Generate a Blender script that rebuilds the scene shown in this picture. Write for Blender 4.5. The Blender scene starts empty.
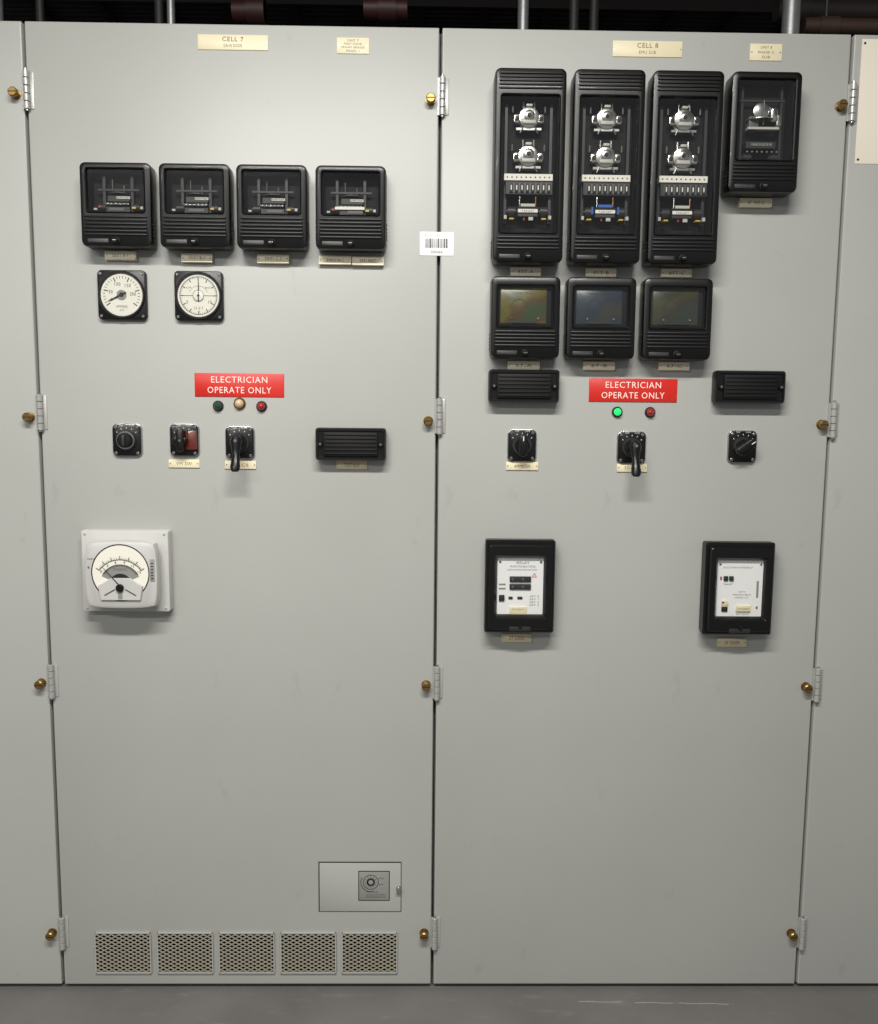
import bpy, bmesh, random
import numpy as np
from math import *
from mathutils import Vector, Matrix
random.seed(7)
S=bpy.context.scene
try:
    S.view_settings.view_transform='Standard'
    S.view_settings.look='None'
except Exception as e: print(e)

# ------------------------------------------------------------ materials
MATS={}
def lin(c): return tuple((x/255/12.92 if x/255<=.04045 else ((x/255+.055)/1.055)**2.4) for x in c)+(1,)
def mat(name,rgb,rough=.5,metal=0,spec=.5,noise=0,nscale=20,bump=0,bscale=400,emit=0,coat=0):
    m=bpy.data.materials.new(name);m.use_nodes=True;nt=m.node_tree
    b=nt.nodes['Principled BSDF'];c=lin(rgb)
    b.inputs['Base Color'].default_value=c;b.inputs['Roughness'].default_value=rough
    b.inputs['Metallic'].default_value=metal;b.inputs['Specular IOR Level'].default_value=spec
    b.inputs['Coat Weight'].default_value=coat
    tc=nt.nodes.new('ShaderNodeTexCoord')
    if noise:
        n=nt.nodes.new('ShaderNodeTexNoise');n.inputs['Scale'].default_value=nscale;n.inputs['Detail'].default_value=6
        nt.links.new(tc.outputs['Object'],n.inputs['Vector'])
        r=nt.nodes.new('ShaderNodeValToRGB')
        r.color_ramp.elements[0].position=.3;r.color_ramp.elements[1].position=.7
        r.color_ramp.elements[0].color=tuple(x*(1-noise) for x in c[:3])+(1,)
        r.color_ramp.elements[1].color=tuple(min(1,x*(1+noise)) for x in c[:3])+(1,)
        nt.links.new(n.outputs['Fac'],r.inputs['Fac']);nt.links.new(r.outputs['Color'],b.inputs['Base Color'])
    if bump:
        n=nt.nodes.new('ShaderNodeTexNoise');n.inputs['Scale'].default_value=bscale
        nt.links.new(tc.outputs['Object'],n.inputs['Vector'])
        bp=nt.nodes.new('ShaderNodeBump');bp.inputs['Strength'].default_value=bump;bp.inputs['Distance'].default_value=.001
        nt.links.new(n.outputs['Fac'],bp.inputs['Height']);nt.links.new(bp.outputs['Normal'],b.inputs['Normal'])
    if emit:
        b.inputs['Emission Color'].default_value=c;b.inputs['Emission Strength'].default_value=emit
    MATS[name]=m;return m
def wear(name,scale,stretch,lo,hi,rgb,amt):
    """sparse grime / scuffs mixed over an existing paint colour"""
    nt=MATS[name].node_tree;b=nt.nodes['Principled BSDF'];src=b.inputs['Base Color'].links[0].from_socket
    tc=nt.nodes.new('ShaderNodeTexCoord');mp=nt.nodes.new('ShaderNodeMapping');mp.inputs['Scale'].default_value=stretch
    n=nt.nodes.new('ShaderNodeTexNoise');n.inputs['Scale'].default_value=scale;n.inputs['Detail'].default_value=8;n.inputs['Roughness'].default_value=.65
    r=nt.nodes.new('ShaderNodeMapRange');r.inputs[1].default_value=lo;r.inputs[2].default_value=hi;r.inputs[3].default_value=0;r.inputs[4].default_value=amt
    mx=nt.nodes.new('ShaderNodeMixRGB');mx.inputs[2].default_value=lin(rgb)
    nt.links.new(tc.outputs['Object'],mp.inputs[0]);nt.links.new(mp.outputs[0],n.inputs['Vector']);nt.links.new(n.outputs['Fac'],r.inputs[0])
    nt.links.new(r.outputs[0],mx.inputs[0]);nt.links.new(src,mx.inputs[1]);nt.links.new(mx.outputs[0],b.inputs['Base Color'])
mat('paint',(165,166,161),.40,noise=.03,nscale=2.5,bump=.15)
wear('paint',14,(1,1,.5),.62,.78,(112,108,100),.30)
wear('paint',60,(1,1,1),.70,.78,(95,90,82),.45)
mat('paint_in',(120,121,117),.6)
mat('hinge',(174,174,170),.35,metal=.3)
mat('brass',(150,120,70),.35,metal=.9)
mat('black',(12,12,12),.34,spec=.4,coat=.06,bump=.1)
mat('blackm',(10,10,10),.6,spec=.3)
mat('rib',(20,20,20),.42,spec=.4)
mat('dark',(11,11,12),.7,spec=.3)
mat('steel',(175,175,172),.28,metal=.9)
mat('chrome',(205,203,196),.2,metal=.95)
mat('grey',(86,86,84),.45)
mat('dgrey',(38,38,38),.45)
mat('white',(236,236,234),.4)
mat('w_in_shade',(180,177,168),.4)  # white dimmed in its colour to suggest shade inside the relay cases
mat('strip',(222,218,206),.4)
mat('lwhite',(190,190,186),.35,noise=.02,nscale=30)
mat('dial',(230,227,214),.5)
mat('cream',(224,214,180),.45)
mat('cream_shade_lift',(246,236,206),.45)  # cream lightened to cancel the shadow beneath the relays
mat('tag',(214,202,168),.4,metal=.1)
mat('ink',(24,23,22),.6)
mat('inkb',(60,52,40),.6)
mat('red',(200,36,26),.4)
mat('signtxt',(250,225,215),.5)
mat('redpl',(160,44,34),.4)
mat('yellow',(200,165,50),.4)
mat('copper',(140,92,58),.35,metal=.7)
mat('blue',(40,85,165),.4)
mat('lens_g',(15,70,45),.15,coat=.5)
mat('lens_r',(150,30,25),.15,coat=.5,emit=.15)
mat('lens_w',(205,178,142),.2,emit=.03,coat=.5)
mat('lens_gon',(30,220,110),.15,emit=.9)
mat('lens_rb',(95,35,22),.3,coat=.4)
mat('mesh',(164,158,142),.5,metal=.1)
mat('vent_shade',(12,12,11),.9,spec=.2)  # near-black, paints the shaded depth behind the vent mesh
mat('floor',(102,100,98),.5,noise=.13,nscale=4,bump=.3,bscale=60)
wear('floor',9,(1,3,1),.58,.72,(140,138,134),.35)
mat('wall',(18,17,17),.9,noise=.2)
mat('galv',(140,142,142),.4,metal=.6,noise=.1,nscale=40)
mat('pipe_red',(50,19,17),.55)
mat('pipe_or',(62,44,37),.5)
mat('cable',(28,26,25),.6)
mat('rust',(42,35,32),.6)
mat('paper',(222,214,198),.7)
mat('lamp_body',(220,220,215),.5)
mat('hatchlab',(136,136,131),.5)
mat('scuff',(150,148,143),.7)
def irid(name,cols):
    m=mat(name,(60,60,40),.25,coat=.4);nt=m.node_tree;b=nt.nodes['Principled BSDF']
    tc=nt.nodes.new('ShaderNodeTexCoord');n=nt.nodes.new('ShaderNodeTexNoise');n.inputs['Scale'].default_value=14;n.inputs['Detail'].default_value=1
    r=nt.nodes.new('ShaderNodeValToRGB');e=r.color_ramp.elements
    e[0].position=.32;e[0].color=lin(cols[0]);e[1].position=.68;e[1].color=lin(cols[-1])
    for i,c in enumerate(cols[1:-1]):
        k=e.new(.32+.36*(i+1)/(len(cols)-1));k.color=lin(c)
    nt.links.new(tc.outputs['Object'],n.inputs['Vector']);nt.links.new(n.outputs['Fac'],r.inputs['Fac']);nt.links.new(r.outputs['Color'],b.inputs['Base Color'])
irid('irA',[(56,64,28),(92,88,36),(76,56,34),(50,68,40)])
irid('irB',[(34,44,46),(48,56,66),(40,48,56),(54,54,46)])
irid('irC',[(40,46,32),(62,62,38),(52,46,38),(42,52,42)])
def glass():
    m=bpy.data.materials.new('clear_glass');m.use_nodes=True;nt=m.node_tree;nt.nodes.clear();N=nt.nodes.new;Lk=nt.links.new
    o=N('ShaderNodeOutputMaterial');mx=N('ShaderNodeMixShader')
    t=N('ShaderNodeBsdfTransparent');t.inputs['Color'].default_value=(.95,.955,.95,1)
    g=N('ShaderNodeBsdfGlossy');g.inputs['Roughness'].default_value=.06
    ge=N('ShaderNodeNewGeometry');d=N('ShaderNodeVectorMath');d.operation='DOT_PRODUCT'
    Lk(ge.outputs['Normal'],d.inputs[0]);Lk(ge.outputs['Incoming'],d.inputs[1])
    def M(op,a,b):
        n=N('ShaderNodeMath');n.operation=op
        for i,x in enumerate((a,b)):
            if x is None: continue
            if isinstance(x,(int,float)): n.inputs[i].default_value=x
            else: Lk(x,n.inputs[i])
        return n.outputs[0]
    a=M('ABSOLUTE',d.outputs['Value'],None);s=M('POWER',M('SUBTRACT',1.0,a),5.0);f=M('ADD',M('MULTIPLY',s,.92),.075)
    Lk(f,mx.inputs[0]);Lk(t.outputs[0],mx.inputs[1]);Lk(g.outputs[0],mx.inputs[2]);Lk(mx.outputs[0],o.inputs[0])
    MATS['glass']=m
glass()

# ------------------------------------------------------------ mesh builder
_tc={}
def text_geo(s,off=-.004):
    if (s,off) in _tc: return _tc[(s,off)]
    cu=bpy.data.curves.new('t','FONT');cu.body=s;cu.resolution_u=2;cu.offset=off;cu.space_character=1.12
    ob=bpy.data.objects.new('t',cu);S.collection.objects.link(ob)
    dg=bpy.context.evaluated_depsgraph_get();me=bpy.data.meshes.new_from_object(ob.evaluated_get(dg))
    v=[(p.co.x,p.co.y) for p in me.vertices];f=[tuple(p.vertices) for p in me.polygons]
    bpy.data.objects.remove(ob);bpy.data.curves.remove(cu);bpy.data.meshes.remove(me)
    xs=[a for a,b in v];ys=[b for a,b in v];x0,x1,y0,y1=min(xs),max(xs),min(ys),max(ys)
    v=[((a-x0)/(x1-x0)-.5,(b-y0)/(y1-y0)-.5) for a,b in v]
    _tc[(s,off)]=(v,f);return v,f
class B:
    def __init__(s): s.v=[];s.f=[];s.m=[];s.ms=[]
    def add(s,v,f,m):
        if m not in s.ms: s.ms.append(m)
        i=s.ms.index(m);o=len(s.v);s.v+=[tuple(p) for p in v]
        for q in f: s.f.append(tuple(o+k for k in q));s.m.append(i)
    def box(s,x0,x1,y0,y1,z0,z1,m):
        v=[(x,y,z) for x in(x0,x1) for y in(y0,y1) for z in(z0,z1)]
        s.add(v,[(0,1,3,2),(4,6,7,5),(0,4,5,1),(2,3,7,6),(0,2,6,4),(1,5,7,3)],m)
    def loft(s,loops,m,c0=True,c1=True):
        n=len(loops[0]);v=[p for l in loops for p in l];f=[]
        for i in range(len(loops)-1):
            for k in range(n): f.append((i*n+k,i*n+(k+1)%n,(i+1)*n+(k+1)%n,(i+1)*n+k))
        if c0: f.append(tuple(range(n)))
        if c1: f.append(tuple((len(loops)-1)*n+k for k in range(n)))
        s.add(v,f,m)
    def rbox(s,cx,cz,w,h,y0,y1,r,m,ch=.001,ang=0):
        L=[rl(cx,cz,w,h,r,y0),rl(cx,cz,w,h,r,y1+ch),rl(cx,cz,w-ch*.6,h-ch*.6,r,y1+ch*.3),rl(cx,cz,w-2*ch,h-2*ch,max(r-ch,.0002),y1)]
        if ang:
            ca,sa=cos(ang),sin(ang)
            L=[[(cx+(x-cx)*ca-(z-cz)*sa,y,cz+(x-cx)*sa+(z-cz)*ca) for x,y,z in l] for l in L]
        s.loft(L,m)
    def lathe(s,c,ax,prof,m,seg=28,c0=True,c1=True):
        ax=Vector(ax).normalized();u=ax.orthogonal().normalized();w=ax.cross(u);c=Vector(c)
        s.loft([[tuple(c+ax*t+(u*cos(2*pi*k/seg)+w*sin(2*pi*k/seg))*r) for k in range(seg)] for r,t in prof],m,c0,c1)
    def cyl(s,p0,p1,r,m,seg=16,r1=None):
        p0=Vector(p0);p1=Vector(p1);d=(p1-p0)
        s.lathe(p0,d,[(r,0),(r if r1 is None else r1,d.length)],m,seg)
    def screw(s,x,z,y,r,m='steel'):
        s.lathe((x,y,z),(0,-1,0),[(r,0),(r,.0012),(r*.7,.002)],m,12)
        s.box(x-r*.75,x+r*.75,y-.0023,y-.0019,z-r*.12,z+r*.12,'ink')
    def text(s,t,cx,cz,w,h,y,m,off=-.004):
        v,f=text_geo(t,off);s.add([(cx+a*w,y,cz+b*h) for a,b in v],f,m)
    def arc(s,cx,cz,r0,r1,a0,a1,y,m,n=32):
        v=[];f=[]
        for i in range(n+1):
            a=radians(a0+(a1-a0)*i/n);v+=[(cx+r0*cos(a),y,cz+r0*sin(a)),(cx+r1*cos(a),y,cz+r1*sin(a))]
            if i<n:f.append((2*i,2*i+1,2*i+3,2*i+2))
        s.add(v,f,m)
    def line(s,x0,z0,x1,z1,w,y,m,w1=None):
        d=Vector((x1-x0,z1-z0)).normalized();n=Vector((-d.y,d.x));w1=w if w1 is None else w1
        a=[(x0+n.x*w/2,z0+n.y*w/2),(x0-n.x*w/2,z0-n.y*w/2),(x1-n.x*w1/2,z1-n.y*w1/2),(x1+n.x*w1/2,z1+n.y*w1/2)]
        s.add([(p,y,q) for p,q in a],[(0,1,2,3)],m)
    def obj(s,name,loc=(0,0,0),parent=None,smooth=35):
        me=bpy.data.meshes.new(name);me.from_pydata(s.v,[],s.f)
        for m in s.ms: me.materials.append(MATS[m])
        me.polygons.foreach_set('material_index',s.m)
        bm=bmesh.new();bm.from_mesh(me);bmesh.ops.recalc_face_normals(bm,faces=bm.faces);bm.to_mesh(me);bm.free()
        me.polygons.foreach_set('use_smooth',[True]*len(me.polygons))
        me.set_sharp_from_angle(angle=radians(smooth));me.update()
        o=bpy.data.objects.new(name,me);S.collection.objects.link(o);o.location=loc
        if parent: o.parent=parent
        return o
def rl(cx,cz,w,h,r,y,n=5):
    o=[]
    for sx,sz,a0 in((1,1,0),(-1,1,90),(-1,-1,180),(1,-1,270)):
        for k in range(n+1):
            a=radians(a0+90*k/n);o.append((cx+sx*(w/2-r)+r*cos(a),y,cz+sz*(h/2-r)+r*sin(a)))
    return o
def empty(name,loc=(0,0,0)):
    e=bpy.data.objects.new(name,None);S.collection.objects.link(e);e.location=loc;e.empty_display_size=.1;return e

# ------------------------------------------------------------ cabinets
H=2.29;W=.9266;FZ=-.012
def cabinet(x0):
    E=empty('switchgear_cabinet',(x0,0,FZ))
    def P(b,n): return b.obj(n,(0,0,-FZ),E)
    g=.0035
    b=B();b.box(0.001,W-.001,.024,.85,FZ,H-.004,'paint_in');P(b,'body')
    b=B()
    L=[rl(W/2,H/2,W-2*g,H,.002,.022),rl(W/2,H/2,W-2*g,H,.002,.003),rl(W/2,H/2,W-2*g-.0018,H-.0018,.002,.0009),rl(W/2,H/2,W-2*g-.006,H-.006,.002,0)]
    b.loft(L,'paint');P(b,'door')
    for z in (2.142,1.428,.786,.141):
        b=B();x=.006
        b.rbox(.007,0,.013,.080,-.0001,-.002,.002,'hinge')
        hh=.084/5
        for k in range(5):
            zz=-.042+k*hh
            b.lathe((-.001,-.007,zz+.0006),(0,0,1),[(.0055,0),(.0068,.0008),(.0068,hh-.002),(.0055,hh-.0012)],'hinge',16)
        b.cyl((-.001,-.007,-.045),(-.001,-.007,.045),.0035,'steel')
        b.box(-.012,-.001,-.003,-.0001,-.04,.04,'hinge')
        b.obj('cabinet_hinge',(x0+x,0,z))
    for z in (2.134,1.417,.780,.139):
        b=B()
        b.lathe((0,0,0),(0,-1,0),[(.0115,0.0001),(.0115,.002),(.008,.0025),(.006,.003),(.006,.008),(.0095,.009),(.0105,.011),(.0105,.019),(.0085,.021)],'brass',24)
        b.box(-.009,.009,-.0215,-.0205,-.001,.001,'ink')
        b.obj('thumb_screw',(x0+W-.021,0,z))
    return E
C=[cabinet(-W),cabinet(0),cabinet(W),cabinet(2*W)]

# ------------------------------------------------------------ plates
def plate(name,cx,cz,w,h,lines,m='cream',ink='inkb',screws=True,t=.0015):
    b=B();b.rbox(0,0,w,h,0,-t,.0008,m,.0003)
    n=len(lines)
    for i,(s,fw,fh) in enumerate(lines):
        z=h/2-h*(i+.5)/n*1.0
        z=z*(.86 if n>1 else 1)
        b.text(s,0,z,w*fw,h*fh,-t-.0003,ink)
    if screws:
        for sx in(-1,1): b.lathe((sx*(w/2-.004),-t,0),(0,-1,0),[(.0018,0),(.0012,.0008)],'steel',8)
    return b.obj(name,(cx,-.0002,cz))
plate('nameplate_sign',.464,2.251,.156,.032,[('CELL 7',.30,.30),('DRIVE DOOR',.26,.20)])
plate('nameplate_sign',.731,2.248,.072,.034,[('UNIT 7',.35,.14),('FIRST DOOR',.55,.14),('PRIMARY BREAKER',.7,.14),('PANEL 1',.4,.14)])
plate('nameplate_sign',1.3905,2.251,.156,.034,[('CELL 8',.30,.30),('EMU SUB',.24,.20)])
plate('nameplate_sign',1.658,2.248,.072,.036,[('UNIT 8',.35,.15),('PHASE C',.5,.15),('SUB',.25,.15)])
for cx,cz,w,t in((.203,1.784,.070,'50/51 A-1'),(.376,1.781,.070,'50/51 B-1'),(.549,1.781,.072,'50/51 C-1'),(.690,1.780,.074,'50N/51N-1'),(.765,1.779,.072,'50/51 NEUT'),
    (1.648,1.919,.074,'87 TRIP-C'),(1.126,1.759,.070,'87T-A'),(1.299,1.759,.070,'87T-B'),(1.473,1.760,.070,'87T-C'),
    (1.126,1.547,.074,'67-A'),(1.301,1.548,.073,'67-B'),(1.476,1.549,.071,'67-C'),
    (.334,1.312,.072,'VM SW'),(.466,1.310,.073,'52 CS'),(1.128,1.313,.076,'AMMETER'),(1.388,1.311,.071,'52-8 CS')):
    plate('label_plate',cx,cz,w,.019,[(t,.5,.36)],'cream' if cz<1.4 else 'cream_shade_lift',t=.003 if cz<1.4 else .012)  # upper labels: lightened cream and thicker plate counter the relay shadows
for cx,cz,t in((.727,1.3125,'TEST BLK'),(1.1225,.8985,'27 LOSS'),(1.645,.890,'59 OVER')):
    plate('label_plate',cx,cz,.072,.021,[(t,.5,.4)],'tag',t=.005)
for cx,cz in((.466,1.4955),(1.3845,1.4925)):
    b=B();w,h=.207,.054;b.rbox(0,0,w,h,0,-.002,.001,'red',.0006)
    b.text('ELECTRICIAN',0,.0125,.130,.0145,-.0024,'signtxt',.0);b.text('OPERATE ONLY',0,-.0115,.148,.0145,-.0024,'signtxt',.0)
    b.obj('warning_sign',(cx,-.0002,cz))
b=B();b.rbox(0,0,.078,.053,0,-.0006,.002,'white',.0002)
b.text('SUBSTATIONS',-.014,.019,.040,.0055,-.0009,'ink')
x=-.026
while x<.026:
    w=random.choice((.0010,.0016,.0026));b.box(x,x+w,-.0009,-.0006,-.009,.012,'ink');x+=w+random.choice((.0011,.0017))
b.text('000466',0,-.018,.026,.006,-.0009,'ink');b.obj('barcode_sticker',(.922,-.0003,1.8205))
b=B();b.rbox(0,0,.21,.27,0,-.0008,.001,'paper',.0002)
for t,z in(('NOTICE',.09),('CONTACT OPERATOR BEFORE OPENING',.05),('HIGH VOLTAGE EQUIPMENT INSIDE',.03)): b.text(t,0.025,z,.11,.010,-.0011,'ink')
for sx,sz in((-1,1),(1,1),(-1,-1)): b.lathe((sx*.098,-.0008,sz*.126),(0,-1,0),[(.003,0),(.002,.001)],'ink',10)
b.obj('notice_sheet',(1.979,-.0003,2.145))

# ------------------------------------------------------------ relays
def relay(cx,z0,z1,w,d,wt,wh,ribtop,inner):
    h=z1-z0;E=B();b=E;top=h/2
    wc=top-wt-wh/2; ww=w-.030
    L=[rl(0,0,w-.008,h-.008,.010,0),rl(0,0,w-.008,h-.008,.010,-.008),rl(0,0,w,h,.013,-.010),rl(0,0,w,h,.013,-d+.007),rl(0,0,w-.003,h-.003,.012,-d+.002),rl(0,0,w-.010,h-.010,.010,-d),
       rl(0,wc,ww+.006,wh+.006,.007,-d),rl(0,wc,ww+.004,wh+.004,.006,-d-.0025),rl(0,wc,ww,wh,.004,-d-.001),rl(0,wc,ww,wh,.003,-d+.010)]
    b.loft(L,'black',True,False)
    b.loft([rl(0,wc,ww,wh,.003,-d+.010),rl(0,wc,ww,wh,.003,-.004)],'dark',False,True)
    zb=wc-wh/2-.006
    def rib(z): b.rbox(0,z,w-.018,.0042,-d+.001,-d-.0028,.002,'rib',.0012)
    z=zb-.004
    while z>-h/2+.024: rib(z);z-=.0078
    if ribtop:
        z=top-.012
        while z>wc+wh/2+.008: rib(z);z-=.0078
    for sx in(-1,1):
        for k in range(5): b.box(sx*w/2-.0012,sx*w/2+.0012,-d+.012,-.014,zb-.008-k*.008,zb-.012-k*.008,'rib')
    b.lathe((0,-d,-h/2+.012),(0,-1,0),[(.0085,0),(.0085,.004),(.0065,.005),(.0065,.012),(.005,.014)],'blackm',20)
    b.box(-.0045,.0045,-d-.0146,-d-.0138,-h/2+.0113,-h/2+.0127,'steel')
    b.rbox(-w*.26,-h/2+.0125,.046,.009,-d,-d-.001,.001,'dgrey',.0003)
    b.text('TYPE IAC OVERCURRENT',-w*.26,-h/2+.0125,.040,.004,-d-.0013,'grey')
    inner(b,wc,ww,wh,d)
    g=B();g.add([(-ww/2,-d+.0055,wc-wh/2),(ww/2,-d+.0055,wc-wh/2),(ww/2,-d+.0055,wc+wh/2),(-ww/2,-d+.0055,wc+wh/2)],[(0,1,2,3)],'glass')
    o=b.obj('protective_relay',(cx,-.0002,(z0+z1)/2));g.obj('glass_window',(0,0,0),o)
    return o
def coil(b,x,z,y,r=.009,l=.016,m='dgrey'):
    b.lathe((x,y,z),(1,0,0),[(r*.5,-l*.7),(r*.5,-l*.5),(r,-l*.5),(r,l*.5),(r*.5,l*.5),(r*.5,l*.7)],m,16)
def small_in(v):
    def f(b,wc,ww,wh,d):
        zt=wc+wh/2;zb=wc-wh/2
        b.box(-ww/2+.004,ww/2-.004,-.012,-.006,zb+.004,zt-.004,'dark')
        for x in(-.032,.030): b.box(x-.003,x+.003,-.026,-.012,zb,zt-.012,'dgrey')
        b.box(-.046,.046,-.028,-.024,zb+.050,zb+.054,'dgrey')
        b.lathe((0,-.022,zb+.044),(0,0,1),[(.018,0),(.018,.0015)],'grey',32)
        b.box(-.022,.026,-.034,-.012,zb+.026,zb+.038,'dgrey')
        b.box(-.002,.028,-.0355,-.034,zb+.031,zb+.0365,'w_in_shade')
        b.text('AMP TAP',.012,zb+.0337,.026,.003,-.0358,'ink')
        b.box(-.028,.024,-.033,-.031,zb+.019,zb+.023,'grey')
        for k in range(6): b.lathe((-.022+k*.009,-.033,zb+.021),(0,-1,0),[(.0018,0),(.0014,.002)],'steel',8)
        coil(b,-.036,zb+.014,-.024);coil(b,.040,zb+.014,-.024)
        b.box(-.026,.026,-.033,-.012,zb+.003,zb+.014,'dgrey')
        b.box(-.020+.004*v,.014+.004*v,-.0345,-.033,zb+.006,zb+.012,'grey')
        b.box(.032,.040,-.036,-.032,zb+.010,zb+.014,'yellow')
        if v in(0,3): b.box(-.042,-.037,-.036,-.032,zb+.012,zb+.016,'redpl')
        if v==3:
            b.box(-.036,.030,-.037,-.033,zb+.014,zb+.020,'strip')
        b.box(-.055,-.048,-.03,-.02,zb+.008,zb+.012,'w_in_shade')
        b.box(.049,.055,-.032,-.02,zb+.010,zb+.016,'w_in_shade')
        b.cyl((-.014,-.024,zb+.054),(-.014,-.024,zb+.075),.0012,'grey',8);b.cyl((.012,-.026,zb+.044),(.012,-.026,zb+.062),.0015,'grey',8)
    return f
def tall_in(v):
    def f(b,wc,ww,wh,d):
        zt=wc+wh/2
        b.box(-ww/2+.004,ww/2-.004,-.012,-.006,wc-wh/2+.004,zt-.004,'dark')
        for x in(-.05,.05): b.box(x-.003,x+.003,-.03,-.012,wc-.12,zt-.01,'dgrey')
        for k,zz in enumerate((zt-.040,zt-.122)):
            b.lathe((0,-.014,zz),(0,-1,0),[(.026,0),(.026,.012),(.022,.015),(.022,.022),(.013,.024)],'chrome',28)
            b.lathe((0,-.038,zz+.004),(0,-1,0),[(.012,0),(.012,.002),(.009,.004)],'steel',20)
            b.lathe((0,-.042,zz+.004),(0,-1,0),[(.005,0),(.004,.003)],'ink',12)
            b.rbox(0,zz-.010,.030,.008,-.034,-.042,.002,'w_in_shade',.001)
            for sx in(-1,1):
                b.rbox(sx*.027,zz-.002,.014,.020,-.014,-.036,.004,'chrome',.002)
                b.rbox(sx*.027,zz-.002,.008,.009,-.036,-.038,.002,'ink',.0006)
                b.cyl((sx*.012,-.03,zz+.018),(sx*.012,-.03,zz+.036),.0024,'steel',10)
                b.cyl((sx*.014,-.038,zz-.022),(sx*.020,-.038,zz-.034),.0016,'steel',8)
            b.box(-.028,.028,-.034,-.014,zz-.026,zz-.021,'steel')
            b.rbox(0,zz+.026,.014,.006,-.02,-.040,.002,'w_in_shade',.001)
            b.cyl((-.036,-.03,zz+.012),(-.036,-.03,zz+.026),.002,'grey',10);b.cyl((.036,-.03,zz+.012),(.036,-.03,zz+.026),.002,'grey',10)
        zs=zt-.170
        b.box(-.054,.054,-.046,-.012,zs-.007,zs+.007,'strip')
        for k in range(10): b.lathe((-.047+k*.0104,-.046,zs),(0,-1,0),[(.0018,0),(.0014,.0015)],'grey',8)
        b.box(-.050,.054,-.044,-.012,zs-.036,zs-.009,'dgrey')
        b.box(-.043,.051,-.0455,-.044,zs-.0335,zs-.0125,'grey')
        for k in range(8):
            x=-.038+k*.0120
            b.rbox(x,zs-.023,.0072,.019,-.0455,-.048,.001,'ink',.0005)
            b.box(x-.0012,x+.0012,-.049,-.048,zs-.028,zs-.018,'strip')
        zz=zs-.072
        b.box(-.022,.022,-.044,-.012,zz-.012,zz+.006,'dgrey')
        b.box(-.016,.016,-.046,-.044,zz+.009,zz+.015,'w_in_shade' if v!=1 else 'blue')
        b.box(-.022,.022,-.047,-.044,zz-.004,zz+.003,'strip')
        b.text('TARGET',0,zz-.001,.03,.004,-.0473,'ink')
        for sx in(-1,1):
            coil(b,sx*.036,zz,-.032,.011,.016,'dgrey')
            b.box(sx*.036-.005,sx*.036+.005,-.046,-.03,zz-.019,zz-.016,'yellow')
            b.box(sx*.05-.003,sx*.05+.003,-.044,-.03,zz-.018,zz-.010,'w_in_shade')
            b.cyl((sx*.018,-.04,zz+.01),(sx*.018,-.04,zz+.032),.0016,'copper' if sx>0 else 'steel',8)
            if v==1: b.box(sx*.029-.002,sx*.029+.002,-.046,-.04,zz-.006,zz+.010,'blue')
        b.box(-.010,-.007,-.047,-.044,zz-.021,zz-.016,'redpl')
        b.box(.002,.012,-.047,-.044,zz-.021,zz-.014,'w_in_shade')
    return f
def big_in(b,wc,ww,wh,d):
    zt=wc+wh/2;zb=wc-wh/2
    b.box(-ww/2+.004,ww/2-.004,-.012,-.006,zb+.004,zt-.004,'dark')
    for x in(-.044,.044): b.box(x-.0025,x+.0025,-.03,-.012,zb,zt-.008,'dgrey')
    b.box(-.05,.05,-.032,-.026,zt-.040,zt-.036,'dgrey')
    z=wc+.004
    b.lathe((-.004,-.030,z),(0,0,1),[(.030,0),(.030,.002)],'chrome',36)
    b.rbox(-.020,z-.006,.022,.030,-.014,-.042,.004,'grey',.002)
    b.arc(.006,z+.008,.018,.022,-30,200,-.040,'chrome')
    b.rbox(.024,z+.012,.016,.030,-.014,-.046,.006,'chrome',.003)
    b.rbox(.036,z+.0,.012,.026,-.014,-.042,.004,'steel',.002)
    b.lathe((-.004,-.036,z+.02),(0,-1,0),[(.018,0),(.018,.004),(.014,.006)],'steel',24)
    b.cyl((.0,-.044,z-.010),(.0,-.044,zt-.04),.0015,'grey',8)
    b.box(-.034,.036,-.044,-.030,z-.020,z-.015,'w_in_shade')
    b.box(-.036,.03,-.042,-.012,zb+.030,zb+.044,'dgrey')
    b.box(-.026,.022,-.0435,-.042,zb+.034,zb+.041,'grey')
    b.text('0.5  1  2  3  4',0,zb+.0375,.04,.004,-.0438,'w_in_shade')
    for k in range(7): b.lathe((-.033+k*.011,-.042,zb+.022),(0,-1,0),[(.0028,0),(.002,.002)],'steel',8)
    coil(b,-.03,zb+.012,-.03);coil(b,.03,zb+.012,-.03)
def face_in(m,v):
    def f(b,wc,ww,wh,d):
        zt=wc+wh/2;zb=wc-wh/2
        b.rbox(0,wc,ww-.008,wh-.008,-.006,-.036,.002,'dark',.001)
        b.rbox(-.004,wc+.002,ww-.022,wh-.014,-.036,-.038,.002,m,.0005)
        y=-.0383
        b.text('TIME DIAL',-.004,wc+wh*.32,.05,.004,y,'dgrey')
        b.arc(-.014,wc-.002,.018,.0192,0,180,y,'dgrey')
        for k in range(7):
            a=radians(k*30);b.line(-.014+.014*cos(a),wc-.002+.014*sin(a),-.014+.018*cos(a),wc-.002+.018*sin(a),.0008,y,'dgrey')
        b.box(-.03,.026,-.041,-.038,zb+.010,zb+.014,'dgrey')
        b.lathe((-.03,-.038,zb+.02),(0,-1,0),[(.003,0),(.002,.003)],'copper' if v==0 else 'steel',10)
        b.lathe((.03,-.038,zb+.02),(0,-1,0),[(.003,0),(.002,.003)],'steel',10)
    return f
for i,cx in enumerate((.209,.383,.5535,.729)): relay(cx,1.797,1.979,.157,.05,.014,.093,False,small_in(i))
for i,cx in enumerate((1.124,1.2975,1.4705)): relay(cx,1.772,2.186,.157,.062,.057,.293,True,tall_in(i))
relay(1.644,1.930,2.187,.155,.06,.016,.172,False,big_in)
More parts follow.
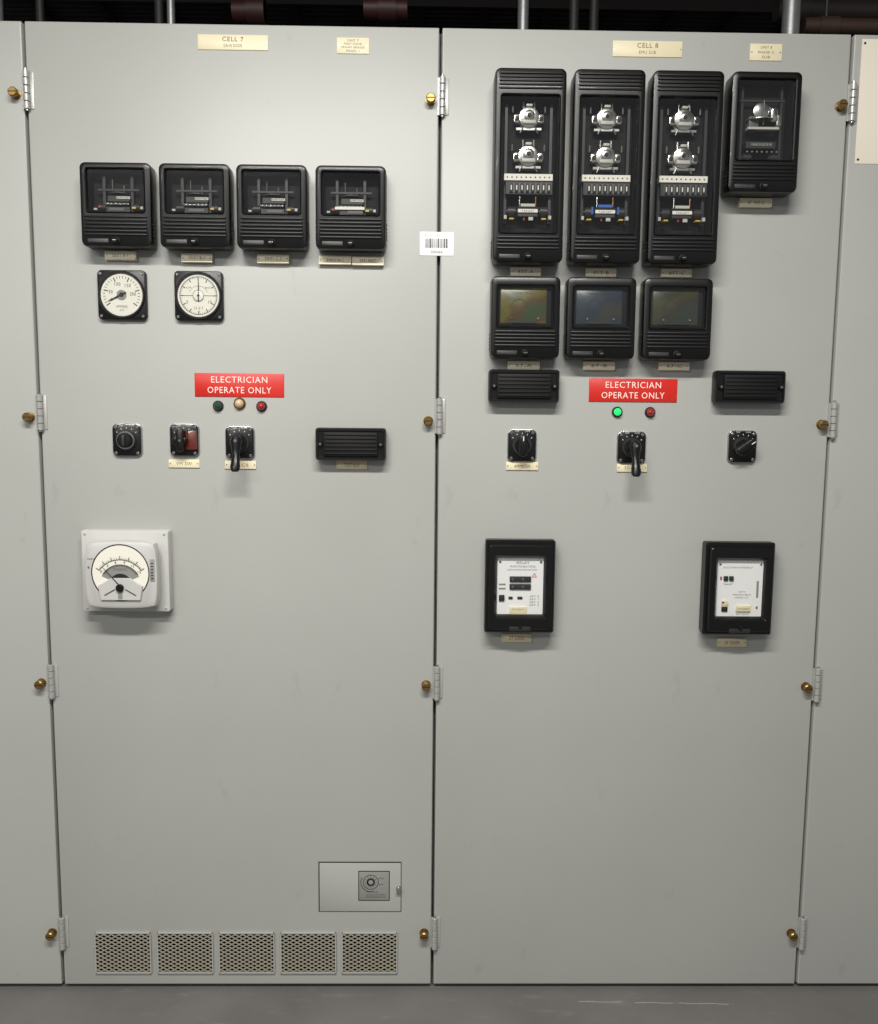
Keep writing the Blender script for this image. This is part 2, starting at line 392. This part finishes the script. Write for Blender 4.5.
for i,cx in enumerate((1.1235,1.2955,1.4695)): relay(cx,1.561,1.744,.157,.05,.020,.093,False,face_in('ir'+'ABC'[i],i))

# ------------------------------------------------------------ square gauges
def gauge(cx,cz,kind):
    b=B();w=.110
    b.rbox(0,0,w,w*1.01,0,-.012,.010,'black',.002)
    b.lathe((0,-.012,0),(0,-1,0),[(.0535,0),(.0535,.003),(.052,.0045),(.049,.0045),(.0475,.002),(.0475,.0005)],'black',48,False,False)
    b.lathe((0,-.0122,0),(0,-1,0),[(.0478,0),(.0478,.0004)],'dial',48)
    for sx in(-1,1):
        for sz in(-1,1): b.screw(sx*.0475,sz*.0475,-.012,.0034)
    y=-.0130
    if kind==0:
        for k in range(26):
            a=radians(215-k*250/25);r1=.042;r0=.037 if k%5 else .032
            b.line(r0*cos(a),r0*sin(a),r1*cos(a),r1*sin(a),.0012 if k%5 else .0022,y,'ink')
        for t,a in(('0',205),('50',165),('100',110),('150',55),('200',5)):
            a=radians(a);b.text(t,.0255*cos(a),.0255*sin(a),.0045*len(t),.0075,y,'ink',.0)
        b.text('AMPERES',0,-.026,.026,.005,y,'ink')
        b.text('A-C',0,-.034,.010,.004,y,'ink')
        a=radians(205);b.line(0,0,.034*cos(a),.034*sin(a),.0045,y-.002,'ink',.0015)
        b.line(.0,.0,-.012*cos(a),-.012*sin(a),.004,y-.002,'ink')
        b.lathe((0,y,0),(0,-1,0),[(.011,0),(.011,.0015)],'hatchlab',24)
        b.lathe((0,y-.0005,0),(0,-1,0),[(.006,0),(.005,.002)],'ink',16)
    else:
        for k in range(60):
            a=radians(k*6);r1=.042;r0=.039 if k%5 else .034
            b.line(r0*cos(a),r0*sin(a),r1*cos(a),r1*sin(a),.0010 if k%5 else .0020,y,'ink')
        b.arc(0,0,.0420,.0430,0,360,y,'ink',64)
        b.arc(0,0,.0215,.022,20,160,y,'ink',24)
        for t,a in(('SLOW',140),('FAST',40)):
            a=radians(a);b.text(t,.028*cos(a),.028*sin(a),.012,.004,y,'ink')
        b.text('5',-.026,-.014,.004,.007,y,'ink');b.text('10',.026,-.014,.008,.007,y,'ink');b.text('15 0 7',0,-.028,.020,.006,y,'ink')
        b.line(0,-.012,.001,.034,.0035,y-.002,'ink',.0012)
        b.line(-.034,0,.034,0,.0012,y,'ink')
        b.lathe((0,y,0),(0,-1,0),[(.0125,0),(.0125,.001),(.010,.002)],'dial',28)
        b.arc(0,0,.0118,.0128,0,360,y-.0015,'grey',32)
        b.lathe((0,y-.002,0),(0,-1,0),[(.003,0),(.002,.001)],'ink',16)
    g=B();g.arc(0,0,0,.0478,0,360,-.0162,'glass',48)
    o=b.obj('panel_meter',(cx,-.0002,cz));g.obj('glass_cover',(0,0,0),o)
gauge(.204,1.6965,0);gauge(.3785,1.6965,1)

# ------------------------------------------------------------ indicator lights
def led(cx,cz,m,r=.0085):
    b=B();b.lathe((0,0,0),(0,-1,0),[(r+.004,0),(r+.004,.003),(r+.002,.005),(r+.001,.006)],'dgrey' if m!='lens_w' else 'brass',24)
    b.lathe((0,-.005,0),(0,-1,0),[(r,0),(r,.004),(r*.8,.008),(r*.4,.0105),(r*.1,.011)],m,24)
    b.obj('indicator_light',(cx,-.0002,cz))
led(.416,1.447,'lens_g');led(.466,1.453,'lens_w',.010);led(.517,1.447,'lens_r');led(1.3485,1.442,'lens_gon');led(1.426,1.442,'lens_r')

# ------------------------------------------------------------ rotary switches
def switch(cx,cz,kind,ang=0):
    b=B();w,h=.068,.076
    b.rbox(0,0,w,h,0,-.006,.012,'steel',.001);b.rbox(0,0,w-.003,h-.003,-.006,-.009,.011,'black',.0015)
    for sx in(-1,1):
        for sz in(-1,1): b.screw(sx*.025,sz*.030,-.009,.0036)
    for k in range(5):
        a=radians(40+25*k);b.line(.027*cos(a),.027*sin(a),.030*cos(a),.030*sin(a),.0012,-.0093,'white')
    b.text('TRIP',-.012,.034,.010,.0035,-.0093,'white');b.text('CLOSE',.012,.034,.012,.0035,-.0093,'white')
    b.lathe((0,-.009,0),(0,-1,0),[(.023,0),(.023,.003),(.0215,.005)],'dgrey',32)
    if kind=='key':
        b.lathe((0,-.012,0),(0,-1,0),[(.021,0),(.021,.004),(.017,.006),(.017,.016),(.015,.020),(.010,.021)],'blackm',32)
        b.arc(0,0,.0175,.021,0,360,-.0185,'steel',40)
        b.rbox(0,0,.007,.026,-.03,-.037,.003,'dgrey',.001,ang)
    if kind=='cross':
        b.lathe((0,-.012,0),(0,-1,0),[(.022,0),(.022,.003)],'lens_rb',32)
        b.rbox(.020,0,.022,.044,-.009,-.016,.004,'lens_rb',.001)
        b.rbox(-.004,0,.018,.052,-.012,-.034,.008,'black',.003,ang);b.rbox(-.006,.0,.034,.016,-.012,-.030,.007,'black',.003,ang)
        b.lathe((-.004,-.034,0),(0,-1,0),[(.003,0),(.002,.001)],'steel',10)
    if kind=='oval':
        b.lathe((0,-.013,0),(0,-1,0),[(.018,0),(.016,.006)],'black',28)
        b.rbox(0,0,.020,.050,-.016,-.040,.0095,'black',.003,ang)
        ca,sa=cos(ang),sin(ang)
        b.line(0+(-sa)*.012,ca*.012,(-sa)*.022,ca*.022,.002,-.0403,'white')
    if kind=='pistol':
        b.lathe((0,-.013,0),(0,-1,0),[(.019,0),(.017,.006),(.013,.010),(.013,.030)],'black',28)
        L=[]
        for z,wx,wy,yc in((.018,.012,.012,-.044),(.014,.022,.020,-.045),(.004,.027,.022,-.046),(-.012,.021,.018,-.048),(-.026,.017,.016,-.052),(-.040,.020,.018,-.057),(-.052,.023,.020,-.061),(-.060,.021,.018,-.063),(-.064,.014,.010,-.064)):
            L.append([(wx/2*cos(2*pi*k/20),yc+wy/2*sin(2*pi*k/20),z) for k in range(20)])
        b.loft(L,'black')
        b.lathe((0,-.057,.006),(0,-1,0),[(.004,0),(.003,.001)],'steel',12)
    b.obj('rotary_switch',(cx,-.0002,cz))
switch(.204,1.366,'key');switch(.337,1.367,'cross',0);switch(.466,1.3625,'pistol')
switch(1.126,1.3615,'oval',0);switch(1.384,1.359,'pistol');switch(1.646,1.3635,'oval',radians(-55))

# ------------------------------------------------------------ test blocks
def testblock(cx,cz):
    b=B();w,h=.163,.075
    b.loft([rl(0,0,w-.004,h-.004,.006,0),rl(0,0,w-.004,h-.004,.006,-.006),rl(0,0,w,h,.007,-.008),rl(0,0,w,h,.007,-.030),rl(0,0,w-.004,h-.004,.006,-.034),
            rl(0,0,w-.012,h-.014,.005,-.034),rl(0,0,w-.014,h-.016,.005,-.031)],'black')
    b.rbox(0,0,w-.038,h-.020,-.031,-.037,.004,'blackm',.0015)
    for k in range(6): b.rbox(0,-.0215+k*.0086,w-.044,.0040,-.037,-.0385,.0018,'blackm',.0008)
    for sx in(-1,1): 
        b.lathe((sx*.0695,-.031,0),(0,-1,0),[(.0062,0),(.0062,.007),(.005,.009)],'blackm',18);b.lathe((sx*.0695,-.040,0),(0,-1,0),[(.0028,0),(.002,.001)],'steel',10)
    b.obj('test_block',(cx,-.0002,cz))
testblock(.7265,1.362);testblock(1.1255,1.499);testblock(1.649,1.502)

# ------------------------------------------------------------ boxed relays
def boxed(cx,cz,v):
    b=B();w,h=.164,.222;d=.056;fw,fh=.108,.134;fc=.002;F=-.042
    b.loft([rl(0,0,w-.006,h-.006,.004,0),rl(0,0,w-.006,h-.006,.004,-.012),rl(0,0,w,h,.005,-.014),rl(0,0,w,h,.005,-.036),rl(0,0,w-.006,h-.006,.004,-.040),rl(0,0,w-.014,h-.020,.004,-.040),
      rl(0,0,w-.016,h-.022,.004,-d+.002),rl(0,0,w-.020,h-.026,.004,-d),rl(0,fc,fw+.016,fh+.016,.003,-d),rl(0,fc,fw+.006,fh+.006,.002,-d+.006),rl(0,fc,fw,fh,.002,F)],'black',True,False)
    b.loft([rl(0,fc,fw,fh,.002,F),rl(0,fc,fw-.001,fh-.001,.002,F)],'white',False,True)
    b.rbox(0,-h/2+.014,.05,.010,-d+.001,-d-.001,.001,'dgrey',.0003)
    b.lathe((0,-d,-h/2+.022),(0,-1,0),[(.005,0),(.004,.006)],'blackm',14)
    y=F-.0004
    def R(x,z,ww,hh,m,t=.004): b.rbox(x,z,ww,hh,F,F-t,.001,m,.0005)
    if v==0:
        b.text('RELAY',.006,.058,.030,.006,y,'ink');b.text('PROTECTION RELAY MODEL',.006,.049,.060,.0045,y,'ink')
        b.text('LOSS OF POTENTIAL DETECTION SYSTEM',.004,.041,.070,.0035,y,'ink')
        b.line(.028,.024,.033,.033,.0015,y,'red');b.line(.038,.024,.033,.033,.0015,y,'red');b.line(.028,.024,.038,.024,.0015,y,'red')
        for z in(.019,.001):
            R(0,z,.050,.013,'ink')
            for k in range(4): b.lathe((-.018+k*.012,F-.004,z),(0,-1,0),[(.0028,0),(.002,.002)],'dgrey' if k%2 else 'steel',10)
        R(-.043,-.026,.013,.014,'ink');R(-.022,-.026,.010,.006,'ink',.002);R(0,-.026,.012,.006,'ink',.002)
        b.box(-.050,-.034,F-.0004,F,.004,.008,'hatchlab');b.box(-.050,-.034,F-.0004,F,-.006,-.002,'hatchlab')
        for k in range(4): b.text('SET %d'%k,.034,-.022-.007*k,.022,.0035,y,'ink')
        R(-.004,-.056,.040,.018,'cream',.003);b.text('27-8 RELAY',-.004,-.053,.030,.004,F-.0033,'inkb')
    else:
        b.text('SOLID STATE VOLTAGE RELAY',-.006,.052,.070,.004,y,'ink')
        for k,(x,z) in enumerate(((-.034,.026),(-.021,.026))): R(x,z,.010,.011,'ink')
        b.box(-.047,-.043,F-.0006,F,.022,.030,'redpl');b.text('TARGET',-.028,.012,.024,.0035,y,'ink')
        b.box(.040,.045,F-.0006,F,-.02,.02,'hatchlab');b.box(.041,.045,F-.0007,F,-.047,-.041,'redpl')
        b.text('UNIT 8',.006,-.006,.016,.0035,y,'ink');b.text('TIME DELAY RELAY',.006,-.013,.045,.0035,y,'ink');b.text('SERIES 210',.006,-.020,.030,.003,y,'ink')
        b.lathe((-.034,F,-.034),(0,-1,0),[(.008,0),(.008,.003),(.005,.004)],'cream',16);R(-.034,-.048,.014,.011,'ink',.003)
        b.box(-.041,-.036,F-.0048,F,-.033,-.029,'redpl')
        R(.010,-.046,.034,.014,'cream');b.text('59-8 RELAY',.010,-.046,.026,.004,F-.0043,'inkb')
        b.text('SET POINT',.010,-.060,.03,.0035,y,'ink')
    b.screw(-.048,.060,F,.003);b.screw(.048,.060,F,.003)
    g=B();a,c=fw/2+.004,fh/2+.004;yy=-.0505
    g.add([(-a,yy,fc-c),(a,yy,fc-c),(a,yy,fc+c),(-a,yy,fc+c)],[(0,1,2,3)],'glass')
    o=b.obj('boxed_relay',(cx,-.0002,cz));g.obj('glass_window',(0,0,0),o)
boxed(1.1245,1.031,0);boxed(1.643,1.029,1)

# ------------------------------------------------------------ voltmeter in housing
def voltmeter():
    b=B()
    b.rbox(0,0,.203,.192,0,-.030,.004,'lwhite',.002)
    for sx in(-1,1):
        for sz in(-1,1): b.screw(sx*.092,sz*.088,-.030,.003,'lwhite')
    cx,cz=.004,-.001;w,h=.170,.162
    def bulge(w,h,y,k,n=10):
        o=[]
        for (ax,az),(bx,bz) in (((1,-1),(1,1)),((1,1),(-1,1)),((-1,1),(-1,-1)),((-1,-1),(1,-1))):
            for i in range(n):
                t=i/n;x=ax+(bx-ax)*t;z=az+(bz-az)*t
                s=1+k*(1-(2*t-1)**2)
                if ax==bx: x*=s
                else: z*=s
                c=(abs(x)*abs(z))**6;q=1-.045*min(1,c)
                o.append((cx+x*w/2*q,y,cz+z*h/2*q))
        return o
    b.loft([bulge(w*.88,h*.88,-.030,0.0),bulge(w*.9,h*.9,-.045,0.0),bulge(w*.95,h*.94,-.050,.03),bulge(w*.95,h*.94,-.066,.04),bulge(w*.92,h*.91,-.073,.045),bulge(w*.86,h*.84,-.076,.045)],'lwhite')
    y=-.0765
    b.arc(cx,cz+.006,.0,.064,0,360,y,'dial',64)
    b.arc(cx,cz+.006,.064,.0665,0,360,y-.0006,'dgrey',64)
    O=(cx,cz-.022)
    b.arc(O[0],O[1],.0575,.0590,35,145,y-.0008,'ink',48)
    b.arc(O[0],O[1],.026,.047,25,155,y-.0006,'hatchlab',48)
    b.arc(O[0],O[1],.046,.0475,30,150,y-.0008,'ink',48)
    b.arc(O[0],O[1],.014,.026,10,170,y-.0007,'ink',48)
    for k in range(31):
        a=radians(145-k*110/30);r1=.067 if k%5==0 else .063
        b.line(O[0]+.0585*cos(a),O[1]+.0585*sin(a),O[0]+r1*cos(a),O[1]+r1*sin(a),.0016 if k%5==0 else .0008,y-.0008,'ink')
        b.line(O[0]+.042*cos(a),O[1]+.042*sin(a),O[0]+.0465*cos(a),O[1]+.0465*sin(a),.001,y-.0008,'ink')
    for k in range(6):
        a=radians(145-k*22);b.text(str(k*3),O[0]+.0530*cos(a),O[1]+.053*sin(a),.004 if k<4 else .007,.006,y-.0008,'ink')
    b.text('DC KILOVOLTS',cx,cz+.014,.03,.005,y-.0009,'ink')
    v=[(cx-.052,cz-.024),(cx-.022,cz-.006),(cx+.022,cz-.006),(cx+.052,cz-.024),(cx+.046,cz-.058),(cx-.046,cz-.058)]
    b.loft([[(x,y-.0005,z) for x,z in v],[(cx+(x-cx)*.96,y-.005,cz-.032+(z-cz+.032)*.94) for x,z in v]],'lwhite')
    b.line(cx,cz-.024,cx-.040,cz+.022,.0028,y-.0062,'ink',.001)
    b.line(cx,cz-.03,cx,cz-.054,.010,y-.0058,'hatchlab')
    b.lathe((cx,y-.005,cz-.028),(0,-1,0),[(.009,0),(.009,.005),(.007,.007)],'black',24)
    b.line(cx-.036,cz-.046,cx-.012,cz-.032,.003,y-.0056,'grey');b.line(cx+.036,cz-.046,cx+.012,cz-.032,.003,y-.0056,'grey')
    b.rbox(cx+.0725,cz+.012,.010,.052,-.0755,-.0768,.001,'hatchlab',.0003)
    for k in range(6): b.box(cx+.070,cx+.075,-.0770,-.0767,cz-.008+k*.007,cz-.0055+k*.007,'ink')
    b.text('RANGE A',cx-.066,cz+.038,.016,.004,-.0768,'grey');b.text('B',cx-.072,cz+.018,.004,.005,-.0768,'ink')
    b.obj('voltmeter',(.199,-.0002,1.060))
voltmeter()

# ------------------------------------------------------------ small access hatch
b=B();w,h=.206,.131
b.loft([rl(0,0,w,h,.001,0),rl(0,0,w,h,.001,-.0012)],'ink',False,True)
b.rbox(.0006,-.0006,w-.004,h-.004,0,-.0024,.001,'paint',.0008)
lx,lz=.035,.004
b.rbox(lx,lz,.078,.078,-.0024,-.0036,.001,'ink',.0003);b.rbox(lx,lz,.074,.074,-.0034,-.0040,.001,'hatchlab',.0002)
b.arc(lx-.008,lz+.010,.018,.0195,0,360,-.0043,'ink');b.arc(lx-.008,lz+.010,.006,.0105,0,360,-.0043,'ink')
for k in range(12):
    a=radians(k*30);b.line(lx-.008+.012*cos(a),lz+.01+.012*sin(a),lx-.008+.015*cos(a),lz+.01+.015*sin(a),.0016,-.0043,'ink')
for t,x,z,ww in(('OPEN',.022,.020,.014),('SHUT',.022,.004,.012),('WATTHOUR',.0,-.016,.03),('CAUTION DO NOT REMOVE',.008,-.023,.046),('WHILE ENERGIZED SEE BOOK',.008,-.029,.05)):
    b.text(t,lx+x-.004,lz+z,ww,.0035,-.0043,'ink')
b.arc(lx-.008,lz+.010,.024,.0255,150,285,-.0043,'ink')
b.lathe((.096,-.0024,-.002),(0,-1,0),[(.006,0),(.006,.003),(.004,.004),(.006,.010),(.005,.013)],'steel',20)
b.box(.092,.100,-.006,-.0024,-.016,-.004,'steel')
b.obj('access_hatch',(.745,-.0002,.261))

# ------------------------------------------------------------ ventilation grilles (expanded metal)
def vent(cx,cz,w,h):
    b=B();b.box(-w/2,w/2,-.0006,-.0001,-h/2,h/2,'vent_shade')  # flat dark sheet on the door, painted shade instead of an opening
    ft=.003
    for s in(-1,1):
        b.box(s*w/2-ft/2,s*w/2+ft/2,-.005,0,-h/2-ft/2,h/2+ft/2,'paint');b.box(-w/2,w/2,-.005,0,s*h/2-ft/2,s*h/2+ft/2,'paint')
    sl=.56;p=.0104;wd=.0021
    for sg in(1,-1):
        c=-h/2-w*sl/2
        while c<h/2+w*sl/2:
            pts=[]
            xs=[-w/2,w/2]+[(zz-c)/(sg*sl) for zz in(-h/2,h/2)]
            for x in xs:
                z=sg*sl*x+c
                if -w/2-1e-6<=x<=w/2+1e-6 and -h/2-1e-6<=z<=h/2+1e-6: pts.append((x,z))
            if len(pts)>=2:
                pts.sort();(x0,z0),(x1,z1)=pts[0],pts[-1]
                if x1-x0>.003:
                    n=Vector((-sg*sl,1)).normalized()*wd/2;y0,y1=(-.0030,-.0046) if sg>0 else (-.0026,-.0042)
                    q=[(x0+n.x,z0+n.y),(x0-n.x,z0-n.y),(x1-n.x,z1-n.y),(x1+n.x,z1+n.y)]
                    b.loft([[(x,y0,z) for x,z in q],[(x,y1,z) for x,z in q]],'mesh')
            c+=p
    b.obj('vent_grille',(cx,-.0002,cz),smooth=20)
for cx in(.1535,.308,.4615,.6155,.769): vent(cx,.0865,.137,.106)

# ------------------------------------------------------------ room
b=B();b.box(-4,6,-5,3.2,FZ-.1,FZ,'floor');b.obj('floor')
b=B()
for k in range(24):
    x0=k*.0155;yy=-.0004*k+.0008*sin(k*1.3)
    if k in(7,8,15): continue
    b.box(x0,x0+.0145,yy-.0012,yy+.0012,.0001,.0004,'scuff')
b.obj('floor_scuff',(1.29,-.050,FZ))
b=B();b.box(-4,6,3.0,3.1,FZ,4.2,'wall');b.obj('wall_back')
b=B();b.box(-4,6,-5,3.1,4.1,4.2,'wall');b.obj('ceiling')
T=H+.001
def conduit(name,x,y,r,m,coup=True):
    b=B();b.cyl((0,0,0),(0,0,4.1-T),r,m,20)
    b.lathe((0,0,0),(0,0,1),[(r*1.5,0),(r*1.5,.02),(r*1.25,.024),(r*1.25,.05)],m,12)
    b.obj(name,(x,y,T))
conduit('steel_conduit',-.17,.25,.014,'galv');conduit('steel_conduit',-.085,.30,.010,'cable')
conduit('steel_conduit',.215,.30,.011,'cable');conduit('steel_conduit',.245,.30,.010,'galv')
conduit('steel_conduit',1.14,.30,.014,'galv');conduit('steel_conduit',1.27,.30,.012,'cable');conduit('steel_conduit',1.33,.35,.012,'cable')
conduit('steel_conduit',1.82,.28,.022,'galv')
def hpipe(name,x0,x1,y,z,r,m):
    b=B();b.cyl((0,0,0),(x1-x0,0,0),r,m,20);b.lathe((.04,0,0),(1,0,0),[(r*1.2,0),(r*1.2,.05)],m,20)
    for k in(.06,(x1-x0)-.02): b.cyl((k,0,r*.8),(k,0,4.1-z),.005,'cable',8)
    b.obj(name,(x0,y,z))
hpipe('sprinkler_pipe',.35,.44,.55,2.55,.03,'pipe_red')
hpipe('sprinkler_pipe',.72,.84,.5,2.54,.026,'pipe_red')
hpipe('sprinkler_pipe',1.88,2.9,.35,2.452,.020,'pipe_or')
hpipe('sprinkler_pipe',1.9,2.8,.6,2.60,.03,'rust')
def tray(x0,x1,y,z,m):
    b=B();L=x1-x0
    b.box(0,L,0,.006,0,.07,m);b.box(0,L,.3,.306,0,.07,m)
    k=.1
    while k<L: b.box(k,k+.03,.006,.3,.005,.02,m);k+=.25
    for i in range(6): b.cyl((0,.05+i*.04,.04),(L,.05+i*.04,.04),.015,'cable',10)
    for k in(.2,L-.2):
        b.cyl((k,.15,0),(k,.15,4.1-z),.006,'galv',8)
    b.obj('cable_tray',(x0,y,z))
tray(-1.5,2.9,1.5,2.98,'rust')

# ------------------------------------------------------------ ceiling light and added fill light
def fixture(x,y,z,L,power,col=(1,.975,.93)):
    E=empty('fluorescent_or_fill_light',(x,y,z))
    b=B();b.loft([[(-L/2,-.06,.0),(-L/2,.06,.0),(-L/2,.04,.07),(-L/2,-.04,.07)],[(L/2,-.06,.0),(L/2,.06,.0),(L/2,.04,.07),(L/2,-.04,.07)]],'lamp_body')
    for k in(-L/3,L/3): b.cyl((k,0,.07),(k,0,4.1-z),.006,'galv',8)
    b.obj('housing',(0,0,0),E)
    l=bpy.data.lights.new('tube_or_fill_light','AREA');l.shape='RECTANGLE';l.size=L*.97;l.size_y=.14;l.energy=power;l.color=col
    o=bpy.data.objects.new('tube_or_fill_light',l);S.collection.objects.link(o);o.parent=E;o.location=(0,0,-.01)
fixture(.75,-1.9,3.1,1.8,132)
fixture(-1.1,-3.8,3.1,2.6,105)  # unseen second row, added as fill for the lower doors
w=bpy.data.worlds.new('World');S.world=w;w.use_nodes=True
w.node_tree.nodes['Background'].inputs[0].default_value=(.95,.97,1,1);w.node_tree.nodes['Background'].inputs[1].default_value=.27

# ------------------------------------------------------------ camera
def rot(yaw,pitch,roll):
    cy,sy=cos(yaw),sin(yaw);cp,sp=cos(pitch),sin(pitch);cr,sr=cos(roll),sin(roll)
    return Matrix(((cy,-sy,0),(sy,cy,0),(0,0,1)))@Matrix(((1,0,0),(0,cp,-sp),(0,sp,cp)))@Matrix(((cr,0,sr),(0,1,0),(-sr,0,cr)))
R=rot(-.0154,-.115,-.0096)
cd=bpy.data.cameras.new('camera');cam=bpy.data.objects.new('camera',cd);S.collection.objects.link(cam)
r,f,u=R.col[0],R.col[1],R.col[2]
M=Matrix(((r[0],u[0],-f[0],.9009),(r[1],u[1],-f[1],-2.0737),(r[2],u[2],-f[2],1.4417),(0,0,0,1)))
cam.matrix_world=M
cd.sensor_fit='VERTICAL';cd.sensor_height=24;cd.lens=880/1024*24;cd.clip_start=.05
S.camera=cam
